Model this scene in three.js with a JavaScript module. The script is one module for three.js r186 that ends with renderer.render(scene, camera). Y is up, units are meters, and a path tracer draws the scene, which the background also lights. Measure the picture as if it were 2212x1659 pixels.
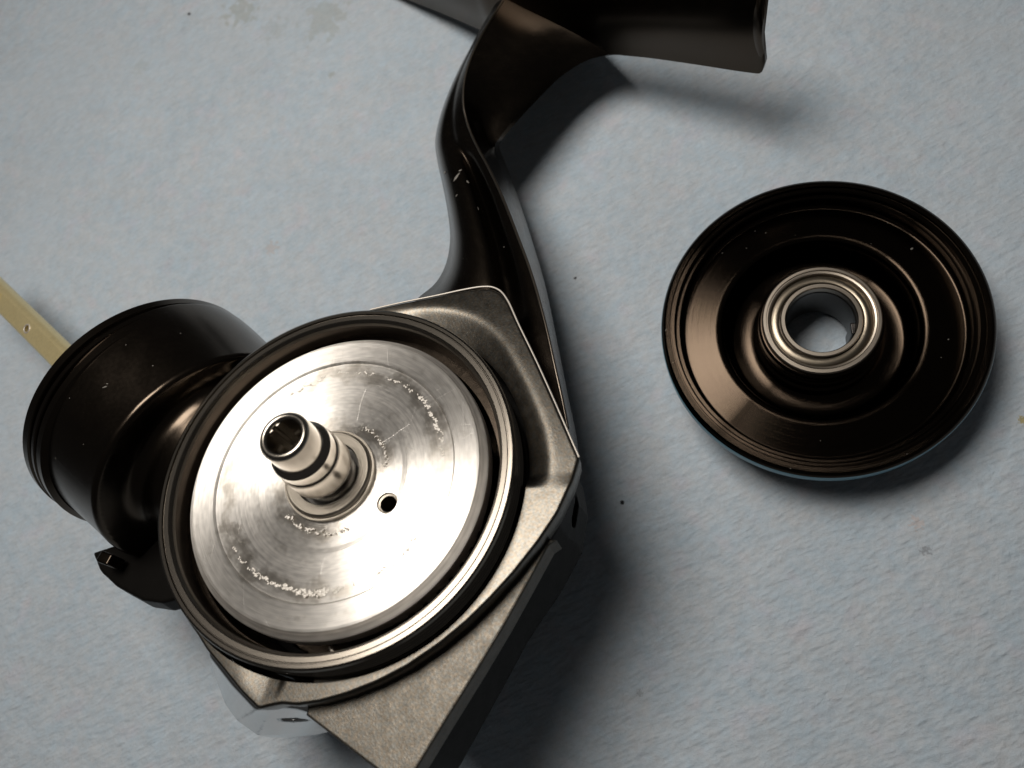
import * as THREE from 'three';
import { mergeGeometries, mergeVertices, toCreasedNormals } from 'three/addons/utils/BufferGeometryUtils.js';
import { RoundedBoxGeometry } from 'three/addons/geometries/RoundedBoxGeometry.js';
import { RectAreaLightUniformsLib } from 'three/addons/lights/RectAreaLightUniformsLib.js';
import { Brush, Evaluator, SUBTRACTION } from 'three-bvh-csg';
import { createNoise2D, createNoise3D } from 'simplex-noise';

// ---------------------------------------------------------------- camera, lamp, exposure
const scene = new THREE.Scene();
const V = (x, y, z) => new THREE.Vector3(x, y, z);
const FQ = 1782, CX = 1106, CY = 829.5;            // focal length and centre, in pixels of a 2212 x 1659 view
const TABLE = 134;                                  // mm from the lens to the cloth along the optical axis
const upC = V(-0.25, 0.28, 0.925).normalize();      // the cloth's normal, in camera axes
const txC = V(1, 0, 0).addScaledVector(upC, -upC.x).normalize();
const tzC = V().crossVectors(txC, upC);
const T0 = V(0, 0, -TABLE);
const toWorldDir = (c) => V(c.dot(txC), c.dot(upC), c.dot(tzC));
const toWorld = (c) => toWorldDir(c.clone().sub(T0)).multiplyScalar(0.001);
const camera = new THREE.PerspectiveCamera(49.93, 4 / 3, 0.005, 20);
{
  const m = new THREE.Matrix4().makeBasis(toWorldDir(V(1, 0, 0)), toWorldDir(V(0, 1, 0)), toWorldDir(V(0, 0, 1)));
  m.setPosition(toWorld(V(0, 0, 0)));
  m.decompose(camera.position, camera.quaternion, camera.scale);
}
camera.focus = 0.109;
camera.userData.fStop = 30;
scene.background = new THREE.Color().setRGB(0.034, 0.0333, 0.0325);   // the dim room
RectAreaLightUniformsLib.init();
const LAMP_DIR = V(-0.16, 0.955, -0.21).normalize(), LAMP_DIST = 0.26, LAMP_SIZE = 0.108;
const lampLight = new THREE.RectAreaLight(new THREE.Color().setRGB(1.0, 0.935, 0.85), 12.0, LAMP_SIZE, LAMP_SIZE);
lampLight.name = 'lamp_light';
lampLight.position.copy(LAMP_DIR).multiplyScalar(LAMP_DIST);
lampLight.lookAt(0, 0, 0);
scene.add(lampLight);
const renderer = new THREE.WebGLRenderer({ antialias: true });
renderer.toneMapping = THREE.LinearToneMapping;
renderer.toneMappingExposure = 1;
renderer.shadowMap.enabled = true;

// ---------------------------------------------------------------- helpers
let seed = 7;
const rnd = () => { seed = (seed * 1664525 + 1013904223) >>> 0; return seed / 4294967296; };
const n2 = createNoise2D(rnd), n3 = createNoise3D(rnd);
const clamp = (x, a = 0, b = 1) => Math.min(b, Math.max(a, x));
const sstep = (a, b, x) => { const t = clamp((x - a) / (b - a)); return t * t * (3 - 2 * t); };
const mix = (a, b, t) => a + (b - a) * t;
const ray = ([x, y]) => V((x - CX) / FQ, (CY - y) / FQ, -1);

// the reel's own axes: x towards the nose, y away from the stem, z out of the open side; origin at the centre of the opening
const rz = V(-0.24, 0.46, 0.855).normalize();
const rx = V(-0.731, 0.494, -0.471); rx.addScaledVector(rz, -rx.dot(rz)).normalize();
const ry = V().crossVectors(rz, rx);
const rP = ray([724, 1060]).multiplyScalar(96);
const LIFT = 40;                                    // the reel group's origin lies this far below the opening
// a point of the picture on the reel's plane at height z (mm)
function on(q, z) {
  const r = ray(q), t = rP.clone().addScaledVector(rz, z).dot(rz) / r.dot(rz);
  const v = r.multiplyScalar(t).sub(rP);
  return V(v.dot(rx), v.dot(ry), z);
}
const finish = (g) => { g.translate(0, 0, LIFT); g.scale(0.001, 0.001, 0.001); return g; };
function part(name, geo, material, parent, label) {
  const m = new THREE.Mesh(geo, material);
  m.name = name; m.castShadow = m.receiveShadow = true;
  if (label) m.userData.label = label;
  parent.add(m);
  return m;
}
function thing(name, label, category, group) {
  const g = new THREE.Group(); g.name = name; g.userData = { label, category };
  if (group) g.userData.group = group;
  scene.add(g);
  return g;
}
// data textures
function tex(w, h, fn, srgb = false, rep = true) {
  const a = new Uint8Array(w * h * 4);
  for (let y = 0; y < h; y++) for (let x = 0; x < w; x++) {
    const c = fn(x / w, y / h, x, y), i = (y * w + x) * 4;
    const [r, g, b] = typeof c === 'number' ? [c, c, c] : c;
    a[i] = clamp(r) * 255; a[i + 1] = clamp(g) * 255; a[i + 2] = clamp(b) * 255; a[i + 3] = 255;
  }
  const t = new THREE.DataTexture(a, w, h);
  t.magFilter = THREE.LinearFilter; t.minFilter = THREE.LinearMipmapLinearFilter; t.generateMipmaps = true;
  if (rep) t.wrapS = t.wrapT = THREE.RepeatWrapping;
  if (srgb) t.colorSpace = THREE.SRGBColorSpace;
  t.needsUpdate = true;
  return t;
}
// a turned shape about z: profile of [r, z] in mm, sharp at points given as [r, z, 1]; uv = turns, millimetres
function lathe(profile, seg = 160, a0 = 0, a1 = Math.PI * 2) {
  const runs = []; let cur = [profile[0]];
  for (let i = 1; i < profile.length; i++) { cur.push(profile[i]); if (profile[i][2] || i === profile.length - 1) { runs.push(cur); cur = [profile[i]]; } }
  const pos = [], nor = [], uv = [], idx = []; let len = 0;
  for (const run of runs) {
    const nn = run.map((p, i) => {
      const a = run[Math.max(0, i - 1)], b = run[Math.min(run.length - 1, i + 1)];
      const dr = b[0] - a[0], dz = b[1] - a[1], l = Math.hypot(dr, dz) || 1;
      return [-dz / l, dr / l];
    });
    const base = pos.length / 3;
    run.forEach((p, i) => {
      if (i) len += Math.hypot(p[0] - run[i - 1][0], p[1] - run[i - 1][1]);
      for (let s = 0; s <= seg; s++) {
        const t = mix(a0, a1, s / seg), c = Math.cos(t), d = Math.sin(t);
        pos.push(p[0] * c, p[0] * d, p[1]);
        nor.push(nn[i][0] * c, nn[i][0] * d, nn[i][1]);
        uv.push(s / seg, len);
      }
    });
    for (let i = 0; i < run.length - 1; i++) for (let s = 0; s < seg; s++) {
      const A = base + i * (seg + 1) + s, B = A + 1, C = A + seg + 1, D = C + 1;
      idx.push(A, C, B, B, C, D);
    }
  }
  const g = new THREE.BufferGeometry();
  g.setAttribute('position', new THREE.Float32BufferAttribute(pos, 3));
  g.setAttribute('normal', new THREE.Float32BufferAttribute(nor, 3));
  g.setAttribute('uv', new THREE.Float32BufferAttribute(uv, 2));
  g.setIndex(idx);
  return g;
}
// every point of a profile sharp
const hard = (p) => p.map(([r, z]) => [r, z, 1]);
const flipLathe = (g) => { const ix = g.index.array; for (let i = 0; i < ix.length; i += 3) { const t = ix[i]; ix[i] = ix[i + 1]; ix[i + 1] = t; } const n = g.attributes.normal.array; for (let i = 0; i < n.length; i++) n[i] = -n[i]; return g; };
// profile listed from the inside outwards along the top has normals facing +z
const alongX = (g) => g.applyMatrix4(new THREE.Matrix4().makeBasis(V(0, 1, 0), V(0, 0, 1), V(1, 0, 0)));
// box-projected uv in mm
function boxUV(g, k = 1) {
  g = g.index ? g.toNonIndexed() : g;
  const p = g.attributes.position, uv = new Float32Array(p.count * 2), a = V(), b = V(), c = V(), n = V();
  for (let i = 0; i < p.count; i += 3) {
    a.fromBufferAttribute(p, i); b.fromBufferAttribute(p, i + 1); c.fromBufferAttribute(p, i + 2);
    n.crossVectors(b.clone().sub(a), c.clone().sub(a));
    const ax = Math.abs(n.x), ay = Math.abs(n.y), az = Math.abs(n.z);
    [a, b, c].forEach((v, j) => {
      const [s, t] = az >= ax && az >= ay ? [v.x, v.y] : ax >= ay ? [v.y, v.z] : [v.x, v.z];
      uv[(i + j) * 2] = s * k; uv[(i + j) * 2 + 1] = t * k;
    });
  }
  g.setAttribute('uv', new THREE.BufferAttribute(uv, 2));
  return g;
}
// smooth surface of a distance field (naive surface nets, normals from the field)
function surface(sdf, lo, hi, cell) {
  const N = [0, 1, 2].map((k) => Math.ceil((hi[k] - lo[k]) / cell) + 1), [nx, ny, nz] = N;
  const f = new Float32Array(nx * ny * nz), at = (i, j, k) => (k * ny + j) * nx + i;
  for (let k = 0; k < nz; k++) for (let j = 0; j < ny; j++) for (let i = 0; i < nx; i++) f[at(i, j, k)] = sdf(lo[0] + i * cell, lo[1] + j * cell, lo[2] + k * cell);
  const vid = new Int32Array(nx * ny * nz).fill(-1), pos = [], nor = [], idx = [];
  const grad = (x, y, z, e = 0.06) => V(sdf(x + e, y, z) - sdf(x - e, y, z), sdf(x, y + e, z) - sdf(x, y - e, z), sdf(x, y, z + e) - sdf(x, y, z - e)).divideScalar(2 * e);
  for (let k = 0; k < nz - 1; k++) for (let j = 0; j < ny - 1; j++) for (let i = 0; i < nx - 1; i++) {
    let cnt = 0, sx = 0, sy = 0, sz = 0, inside = 0; const c = [];
    for (let q = 0; q < 8; q++) { c[q] = f[at(i + (q & 1), j + ((q >> 1) & 1), k + (q >> 2))]; if (c[q] < 0) inside++; }
    if (!inside || inside === 8) continue;
    for (let q = 0; q < 8; q++) for (const b of [1, 2, 4]) if (!(q & b)) {
      const r = q | b; if ((c[q] < 0) === (c[r] < 0)) continue;
      const t = c[q] / (c[q] - c[r]); cnt++;
      sx += (q & 1) + (b === 1 ? t : 0); sy += ((q >> 1) & 1) + (b === 2 ? t : 0); sz += (q >> 2) + (b === 4 ? t : 0);
    }
    let p = V(lo[0] + (i + sx / cnt) * cell, lo[1] + (j + sy / cnt) * cell, lo[2] + (k + sz / cnt) * cell);
    for (let it = 0; it < 2; it++) { const g = grad(p.x, p.y, p.z), v = sdf(p.x, p.y, p.z); p.addScaledVector(g, -clamp(v / Math.max(0.2, g.lengthSq()), -cell * 0.5, cell * 0.5)); }
    const g = grad(p.x, p.y, p.z).normalize();
    vid[at(i, j, k)] = pos.length / 3; pos.push(p.x, p.y, p.z); nor.push(g.x, g.y, g.z);
  }
  const quad = (a, b, c, d, flip) => { if (a < 0 || b < 0 || c < 0 || d < 0) return; flip ? idx.push(a, c, b, a, d, c) : idx.push(a, b, c, a, c, d); };
  for (let k = 1; k < nz - 1; k++) for (let j = 1; j < ny - 1; j++) for (let i = 1; i < nx - 1; i++) {
    const s = f[at(i, j, k)] < 0;
    if (s !== f[at(i + 1, j, k)] < 0) quad(vid[at(i, j - 1, k - 1)], vid[at(i, j, k - 1)], vid[at(i, j, k)], vid[at(i, j - 1, k)], !s);
    if (s !== f[at(i, j + 1, k)] < 0) quad(vid[at(i - 1, j, k - 1)], vid[at(i - 1, j, k)], vid[at(i, j, k)], vid[at(i, j, k - 1)], !s);
    if (s !== f[at(i, j, k + 1)] < 0) quad(vid[at(i - 1, j - 1, k)], vid[at(i, j - 1, k)], vid[at(i, j, k)], vid[at(i - 1, j, k)], !s);
  }
  const g = new THREE.BufferGeometry();
  g.setAttribute('position', new THREE.Float32BufferAttribute(pos, 3));
  g.setAttribute('normal', new THREE.Float32BufferAttribute(nor, 3));
  g.setIndex(idx);
  return g;
}
const smin = (a, b, k) => { const h = Math.max(k - Math.abs(a - b), 0) / k; return Math.min(a, b) - h * h * k * 0.25; };
const smax = (a, b, k) => -smin(-a, -b, k);
function polySD(P, x, y) {
  let d = Infinity, s = 1;
  for (let i = 0, j = P.length - 1; i < P.length; j = i++) {
    const ex = P[j][0] - P[i][0], ey = P[j][1] - P[i][1], wx = x - P[i][0], wy = y - P[i][1];
    const t = clamp((wx * ex + wy * ey) / (ex * ex + ey * ey)), bx = wx - ex * t, by = wy - ey * t;
    d = Math.min(d, bx * bx + by * by);
    const c1 = y >= P[i][1], c2 = y < P[j][1], c3 = ex * wy > ey * wx;
    if ((c1 && c2 && c3) || (!c1 && !c2 && !c3)) s = -s;
  }
  return s * Math.sqrt(d);
}
const roundCorner = (a, b, r) => { const u = Math.max(a + r, 0), v = Math.max(b + r, 0); return Math.min(Math.max(a, b), -r) + Math.hypot(u, v); };
const smoothPts = (P, closed, div) => { const c = new THREE.CatmullRomCurve3(P, closed, 'centripetal'); return c.getPoints(P.length * div); };

// ---------------------------------------------------------------- materials
const fineGrain = tex(512, 512, (u, v, x, y) => 0.5 + 0.2 * n2(x * 0.2, y * 0.2) + 0.2 * n2(x * 0.09 + 40, y * 0.09) + 0.1 * n2(x * 0.5, y * 0.5 + 9));
const mottle = tex(512, 512, (u, v, x, y) => { const k = 0.82 + 0.045 * n2(x * 0.07, y * 0.07) + 0.03 * n2(x * 0.2 + 3, y * 0.2) + 0.03 * n2(x * 0.018, y * 0.018 + 8), w = 0.03 * n2(x * 0.05 + 60, y * 0.05); return [k + w, k, k - w]; }, true);
const wornRough = tex(512, 512, (u, v, x, y) => { const k = 0.5 + 0.16 * n2(x * 0.012, y * 0.012) + 0.15 * n2(x * 0.05, y * 0.05 + 7) + 0.05 * n2(x * 0.5, y * 0.5); return [1, 0.62 + 0.36 * k, 1]; });
const rep = (t, s) => { const c = t.clone(); c.repeat.set(s, s); c.needsUpdate = true; return c; };
const lin = (r, g, b) => new THREE.Color().setRGB(r, g, b);
const M = {};
M.plate = new THREE.MeshPhysicalMaterial({ color: lin(0.17, 0.156, 0.135), map: rep(mottle, 0.06), metalness: 1, roughness: 0.39, roughnessMap: rep(wornRough, 0.06), bumpMap: rep(fineGrain, 0.055), bumpScale: 0.000007, side: THREE.DoubleSide });
M.black = new THREE.MeshPhysicalMaterial({ color: lin(0.062, 0.049, 0.038), metalness: 1, roughness: 0.29, roughnessMap: rep(wornRough, 0.04), bumpMap: rep(fineGrain, 0.06), bumpScale: 0.000003, side: THREE.DoubleSide });
M.chip = new THREE.MeshPhysicalMaterial({ color: lin(0.25, 0.235, 0.215), metalness: 0.5, roughness: 0.55, side: THREE.DoubleSide });
M.stem = new THREE.MeshPhysicalMaterial({ color: lin(0.045, 0.036, 0.028), metalness: 1, roughness: 0.31, roughnessMap: rep(wornRough, 0.05), bumpMap: rep(fineGrain, 0.09), bumpScale: 0.000006, side: THREE.DoubleSide });
M.shadedMatte = new THREE.MeshPhysicalMaterial({ color: lin(0.006, 0.0055, 0.005), metalness: 0, ior: 1.12, roughness: 0.45, roughnessMap: rep(wornRough, 0.05), side: THREE.DoubleSide });  // near-black colour stands in for the shaded cloth mirrored in this wall
M.rear = M.plate.clone(); M.rear.roughness = 0.6; M.rear.bumpScale = 0.00002;   // bead-blasted, the same metal
M.dust = new THREE.MeshStandardMaterial({ color: lin(0.13, 0.125, 0.115), roughness: 0.9 });
M.paleEdge = new THREE.MeshPhysicalMaterial({ color: lin(0.62, 0.58, 0.53), metalness: 0.6, roughness: 0.5 });  // pale metal for the flange edge line and the rod hole rim
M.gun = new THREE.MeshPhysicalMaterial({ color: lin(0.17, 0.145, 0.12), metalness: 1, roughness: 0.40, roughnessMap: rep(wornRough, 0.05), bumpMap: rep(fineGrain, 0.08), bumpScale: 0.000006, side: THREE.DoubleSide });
M.shell = new THREE.MeshPhysicalMaterial({ color: lin(0.62, 0.63, 0.63), metalness: 1, roughness: 0.21, roughnessMap: rep(wornRough, 0.04), bumpMap: rep(fineGrain, 0.06), bumpScale: 0.000002, side: THREE.DoubleSide });
M.ring = new THREE.MeshPhysicalMaterial({ color: lin(0.2, 0.18, 0.155), metalness: 1, roughness: 0.22, side: THREE.DoubleSide });

// turned aluminium: fine circular tool marks and a smeared film of grease (u = turns, v = radius over 20 mm)
const turned = (() => {
  const W = 2048, H = 512, bump = new Float32Array(W * H), film = new Float32Array(W * H);
  const line = new Float32Array(H); for (let y = 0; y < H; y++) line[y] = rnd();
  for (let y = 0; y < H; y++) for (let x = 0; x < W; x++) {
    const r = y / H * 20, a = x / W * Math.PI * 2, X = r * Math.cos(a), Y = r * Math.sin(a);
    const lay = 0.5 * n2(r * 9 + 3 * n2(X * 0.08, Y * 0.08), 0) + 0.3 * n3(r * 24, Math.cos(a) * 1.2, Math.sin(a) * 1.2) + 0.35 * (line[y] - 0.5);
    const blot = 0.6 * n2(X * 0.35 + 5, Y * 0.35) + 0.4 * n2(X * 1.1, Y * 1.1) + 0.14 * n2(X * 3.0, Y * 3.0);
    const wob = 0.9 * n2(X * 0.16 + 3, Y * 0.16);
    const band = Math.max(Math.exp(-(((r - 13.9 + wob) / 1.2) ** 2)), Math.exp(-(((r - 6.6 - wob) / 1.7) ** 2)), 0.35 * Math.exp(-(((r - 9.9) / 1.0) ** 2)), 0.3 * Math.exp(-(((r - 17) / 0.8) ** 2)));
    const fm = sstep(0.2, 1.0, band * 0.8 + blot * 0.42);
    film[y * W + x] = fm;
    bump[y * W + x] = 0.45 + 0.12 * lay * (1 - fm * 0.5) + fm * (0.03 + 0.03 * n2(X * 3.2, Y * 3.2));
  }
  for (let i = 0; i < 420; i++) {                    // stray scratches
    let X = (rnd() - 0.5) * 36, Y = (rnd() - 0.5) * 36, a = rnd() * 6.283; const L = 20 + rnd() * 160, d = (rnd() - 0.5) * 0.006, k = (0.04 + 0.07 * rnd()) * (rnd() < 0.5 ? -1 : 1);
    if (i % 3) a = Math.atan2(Y, X) + Math.PI / 2 + (rnd() - 0.5) * 0.5;
    for (let t = 0; t < L; t++) { const r = Math.hypot(X, Y), y = Math.round(r / 20 * H), x = Math.round(((Math.atan2(Y, X) / 6.28318 + 1) % 1) * W) % W; if (y < H) bump[y * W + x] += k; a += d + (i % 3 ? 0.03 / Math.max(r, 3) : 0); X += Math.cos(a) * 0.03; Y += Math.sin(a) * 0.03; }
  }
  return {
    bump: tex(W, H, (u, v, x, y) => bump[y * W + x]),
    rough: tex(W, H, (u, v, x, y) => { const l = line[y]; return [1, mix(0.78 + 0.2 * l, 0.70, film[y * W + x]), 1]; }),
    color: tex(W, H, (u, v, x, y) => { const k = film[y * W + x], l = 0.93 + 0.07 * line[y] + 0.05 * n2(x * 0.02, y * 0.06); return [mix(0.92, 0.80, k) * l, mix(0.905, 0.775, k) * l, mix(0.885, 0.74, k) * l]; }, true),
  };
})();
M.silver = new THREE.MeshPhysicalMaterial({ color: 0xffffff, map: turned.color, metalness: 1, roughness: 0.43, roughnessMap: turned.rough, bumpMap: turned.bump, bumpScale: 0.00003, anisotropy: 0.93, anisotropyRotation: Math.PI / 2, side: THREE.DoubleSide });
M.steel = new THREE.MeshPhysicalMaterial({ color: lin(0.36, 0.33, 0.29), metalness: 1, roughness: 0.27, roughnessMap: rep(wornRough, 0.09), side: THREE.DoubleSide });
M.washer = new THREE.MeshPhysicalMaterial({ color: lin(0.26, 0.235, 0.20), metalness: 1, roughness: 0.36, bumpMap: rep(fineGrain, 0.12), bumpScale: 0.00002, side: THREE.DoubleSide });
M.grease = new THREE.MeshPhysicalMaterial({ color: lin(0.78, 0.74, 0.68), roughness: 0.18, metalness: 0, ior: 1.5 });
const brassMap = tex(512, 512, (u, v, x, y) => {
  const st = sstep(0.25, 0.7, 0.6 * n2(x * 0.02, y * 0.02) + 0.4 * n2(x * 0.09, y * 0.09)) * 0.35, g = 1 + 0.05 * n2(x * 0.6, y * 0.05);
  return [mix(0.88, 0.83, st) * g, mix(0.82, 0.76, st) * g, mix(0.63, 0.56, st) * g];
}, true);
M.brass = new THREE.MeshPhysicalMaterial({ color: 0xffffff, map: rep(brassMap, 0.04), metalness: 0.6, roughness: 0.45, roughnessMap: rep(wornRough, 0.1), side: THREE.DoubleSide });
const capBump = tex(256, 1024, (u, v, x, y) => 0.5 + 0.25 * n2(y * 0.5, 3 + 0.6 * Math.sin(u * 6.283)) + 0.2 * n2(y * 0.13, 9));
M.cap = new THREE.MeshPhysicalMaterial({ color: lin(0.028, 0.021, 0.0155), metalness: 1, roughness: 0.18, bumpMap: rep(capBump, 1), bumpScale: 0.000004, roughnessMap: rep(wornRough, 0.03), anisotropy: 0.4, anisotropyRotation: Math.PI / 2, side: THREE.DoubleSide });
M.capOut = new THREE.MeshPhysicalMaterial({ color: lin(0.03, 0.028, 0.027), metalness: 0.7, roughness: 0.3, side: THREE.DoubleSide });
M.teal = new THREE.MeshPhysicalMaterial({ color: lin(0.05, 0.23, 0.32), metalness: 0.1, roughness: 0.35, side: THREE.DoubleSide });
M.bearing = new THREE.MeshPhysicalMaterial({ color: lin(0.30, 0.265, 0.225), metalness: 1, roughness: 0.4, roughnessMap: rep(wornRough, 0.2), side: THREE.DoubleSide });
M.shield = new THREE.MeshPhysicalMaterial({ color: lin(0.22, 0.19, 0.15), metalness: 1, roughness: 0.3, bumpMap: rep(fineGrain, 0.2), bumpScale: 0.000008, side: THREE.DoubleSide });

// ---------------------------------------------------------------- the cloth
{
  const S = 2048, SPAN = 180;                       // mm covered by one tile
  const hgt = new Float32Array(S * S), tone = new Float32Array(S * S * 3);
  const wrap = (x, y, f, o) => {                     // tileable noise through a blend of two shifts
    const k = sstep(0.86, 1, x), l = sstep(0.86, 1, y), s = (a, b) => n2(a * f + o, b * f - o);
    return mix(mix(s(x, y), s(x - 1, y), k), mix(s(x, y - 1), s(x - 1, y - 1), k), l);
  };
  const fib = new Float32Array(S * S);               // loose short fibres, mostly lying one way
  for (let i = 0; i < 60000; i++) {
    let x = rnd() * S, y = rnd() * S, a = 0.36 + (rnd() + rnd() + rnd() - 1.5) * 1.3; const L = 14 + rnd() * 50, w = (rnd() - 0.56) * 1.3, bend = (rnd() - 0.5) * 0.06;
    for (let t = 0; t < L; t++) { const xi = ((x | 0) + S) % S, yi = ((y | 0) + S) % S; fib[yi * S + xi] += w * Math.sin(Math.PI * t / L); fib[((yi + 1) % S) * S + xi] += 0.6 * w * Math.sin(Math.PI * t / L); a += bend; x += Math.cos(a); y += Math.sin(a); }
  }
  for (let y = 0; y < S; y++) for (let x = 0; x < S; x++) {
    const u = x / S, v = y / S, i = y * S + x;
    const us = u * 0.91 + v * 0.41, vs = v * 0.91 - u * 0.41;  // along and across the lie of the fibres
    const puff = 0.5 * wrap(u, v, 34, 1) + 0.5 * wrap(u, v, 80, 4) + 0.45 * wrap(u, v, 190, 2) + 0.5 * n2(us * 45, vs * 150) + 0.45 * n2(us * 90, vs * 300);
    const fuzz = clamp(fib[i], -1.4, 1.4);
    hgt[i] = 0.5 + 0.07 * puff + 0.10 * n2(us * 34, vs * 88) + 0.06 * n2(us * 70 + 5, vs * 190) + 0.035 * fuzz + 0.05 * n2(x * 0.7, y * 0.7);
    const blue = wrap(u, v, 13, 8) * 0.5 + wrap(u, v, 47, 11) * 0.5 + 0.4 * wrap(u, v, 120, 3), pale = 1 + 0.06 * puff + 0.055 * fuzz + 0.05 * n2(x * 0.33, y * 0.33) + 0.03 * wrap(u, v, 6, 5);
    const pink = Math.max(0, wrap(u, v, 25, 21) - 0.45) * 0.10;
    tone[i * 3] = (0.45 - 0.03 * blue + pink * 0.5) * pale; tone[i * 3 + 1] = (0.515 - 0.004 * blue - pink * 0.1) * pale; tone[i * 3 + 2] = (0.582 + 0.016 * blue - pink * 0.1) * pale;
  }
  // spots and old stains, where they lie on the cloth
  const onCloth = (q) => { const r = ray(q), t = T0.dot(upC) / r.dot(upC); return toWorld(r.multiplyScalar(t)); };
  const mark = (q, rad, col, amt, rag) => {
    const p = onCloth(q), cx = (p.x * 1000 / SPAN + 0.5) * S, cy = (0.5 - p.z * 1000 / SPAN) * S, R = rad / SPAN * S;
    for (let y = Math.floor(cy - R * 1.6); y <= cy + R * 1.6; y++) for (let x = Math.floor(cx - R * 1.6); x <= cx + R * 1.6; x++) {
      if (x < 0 || y < 0 || x >= S || y >= S) continue;
      const e = Math.hypot(x - cx, y - cy) / R + rag * n2(x / R * 1.5 + q[0], y / R * 1.5) + rag * 0.5 * n2(x * 0.06, y * 0.06), k = amt * (1 - sstep(0.55, 1, e)), i = (y * S + x) * 3;
      for (let c = 0; c < 3; c++) tone[i + c] = mix(tone[i + c], col[c] * (0.9 + 0.1 * n2(x * 0.2, y * 0.2)), k);
    }
  };
  const olive = [0.36, 0.385, 0.36];
  mark([520, 18], 4.2, olive, 0.5, 0.5); mark([700, 40], 5.5, olive, 0.38, 0.5); mark([590, 60], 3, olive, 0.2, 0.6); mark([80, 215], 2, olive, 0.5, 0.6); mark([40, 245], 2.5, olive, 0.35, 0.6); mark([715, 160], 0.8, olive, 0.5, 0.4);
  mark([300, 145], 2.2, olive, 0.2, 0.6); mark([585, 535], 1.5, [0.5, 0.47, 0.48], 0.6, 0.5);
  const ink = [0.012, 0.012, 0.014];
  mark([407, 29], 0.5, ink, 1, 0.35); mark([1241, 600], 0.28, ink, 1, 0.4); mark([1343, 1086], 0.34, ink, 1, 0.4); mark([1085, 430], 0.2, ink, 0.8, 0.3); mark([2209, 907], 0.7, [0.42, 0.36, 0.16], 0.9, 0.4);
  mark([1980, 1130], 1.0, [0.56, 0.50, 0.50], 0.6, 0.5); mark([2000, 1190], 0.7, [0.2, 0.21, 0.24], 0.5, 0.6); mark([1380, 1500], 0.5, [0.2, 0.21, 0.22], 0.4, 0.6);
  const map = tex(S, S, (u, v, x, y) => { const i = (y * S + x) * 3; return [0, 1, 2].map((c) => Math.pow(clamp(tone[i + c]), 1 / 2.2)); }, true);
  const bump = tex(S, S, (u, v, x, y) => hgt[y * S + x]);
  const mat = new THREE.MeshPhysicalMaterial({ map, roughness: 0.95, bumpMap: bump, bumpScale: 0.0006, sheen: 0.25, sheenRoughness: 0.6, sheenColor: lin(0.5, 0.55, 0.6) });
  // a sheet with slight undulation
  const N = 140, W = 900, g = new THREE.PlaneGeometry(W, W, N, N).rotateX(-Math.PI / 2), p = g.attributes.position, uv = g.attributes.uv;
  for (let i = 0; i < p.count; i++) {
    const x = p.getX(i), z = p.getZ(i);
    p.setY(i, -0.25 + 0.22 * n2(x * 0.012, z * 0.012) + 0.05 * n2(x * 0.05 + 9, z * 0.05));
    uv.setXY(i, x / SPAN + 0.5, 0.5 - z / SPAN);
  }
  g.computeVertexNormals(); g.scale(0.001, 0.001, 0.001);
  const m = part('cloth', g, mat, scene);
  m.userData = { kind: 'structure', label: 'pale blue-grey fibrous cloth under the reel and its cover' };
}

// ---------------------------------------------------------------- the fishing reel
const reel = thing('fishing_reel', 'dark gunmetal spinning reel body lying open with curved stem, foot and brass rod', 'fishing reel');
{
  const basis = new THREE.Matrix4().makeBasis(toWorldDir(rx), toWorldDir(ry), toWorldDir(rz));
  basis.setPosition(toWorld(rP.clone().addScaledVector(rz, -LIFT)));
  basis.decompose(reel.position, reel.quaternion, reel.scale);
}
const RC = [2.4, -1.2];                             // centre of the opening
const P2 = (q, z) => { const v = on(q, z); return [v.x, v.y]; };

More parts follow.
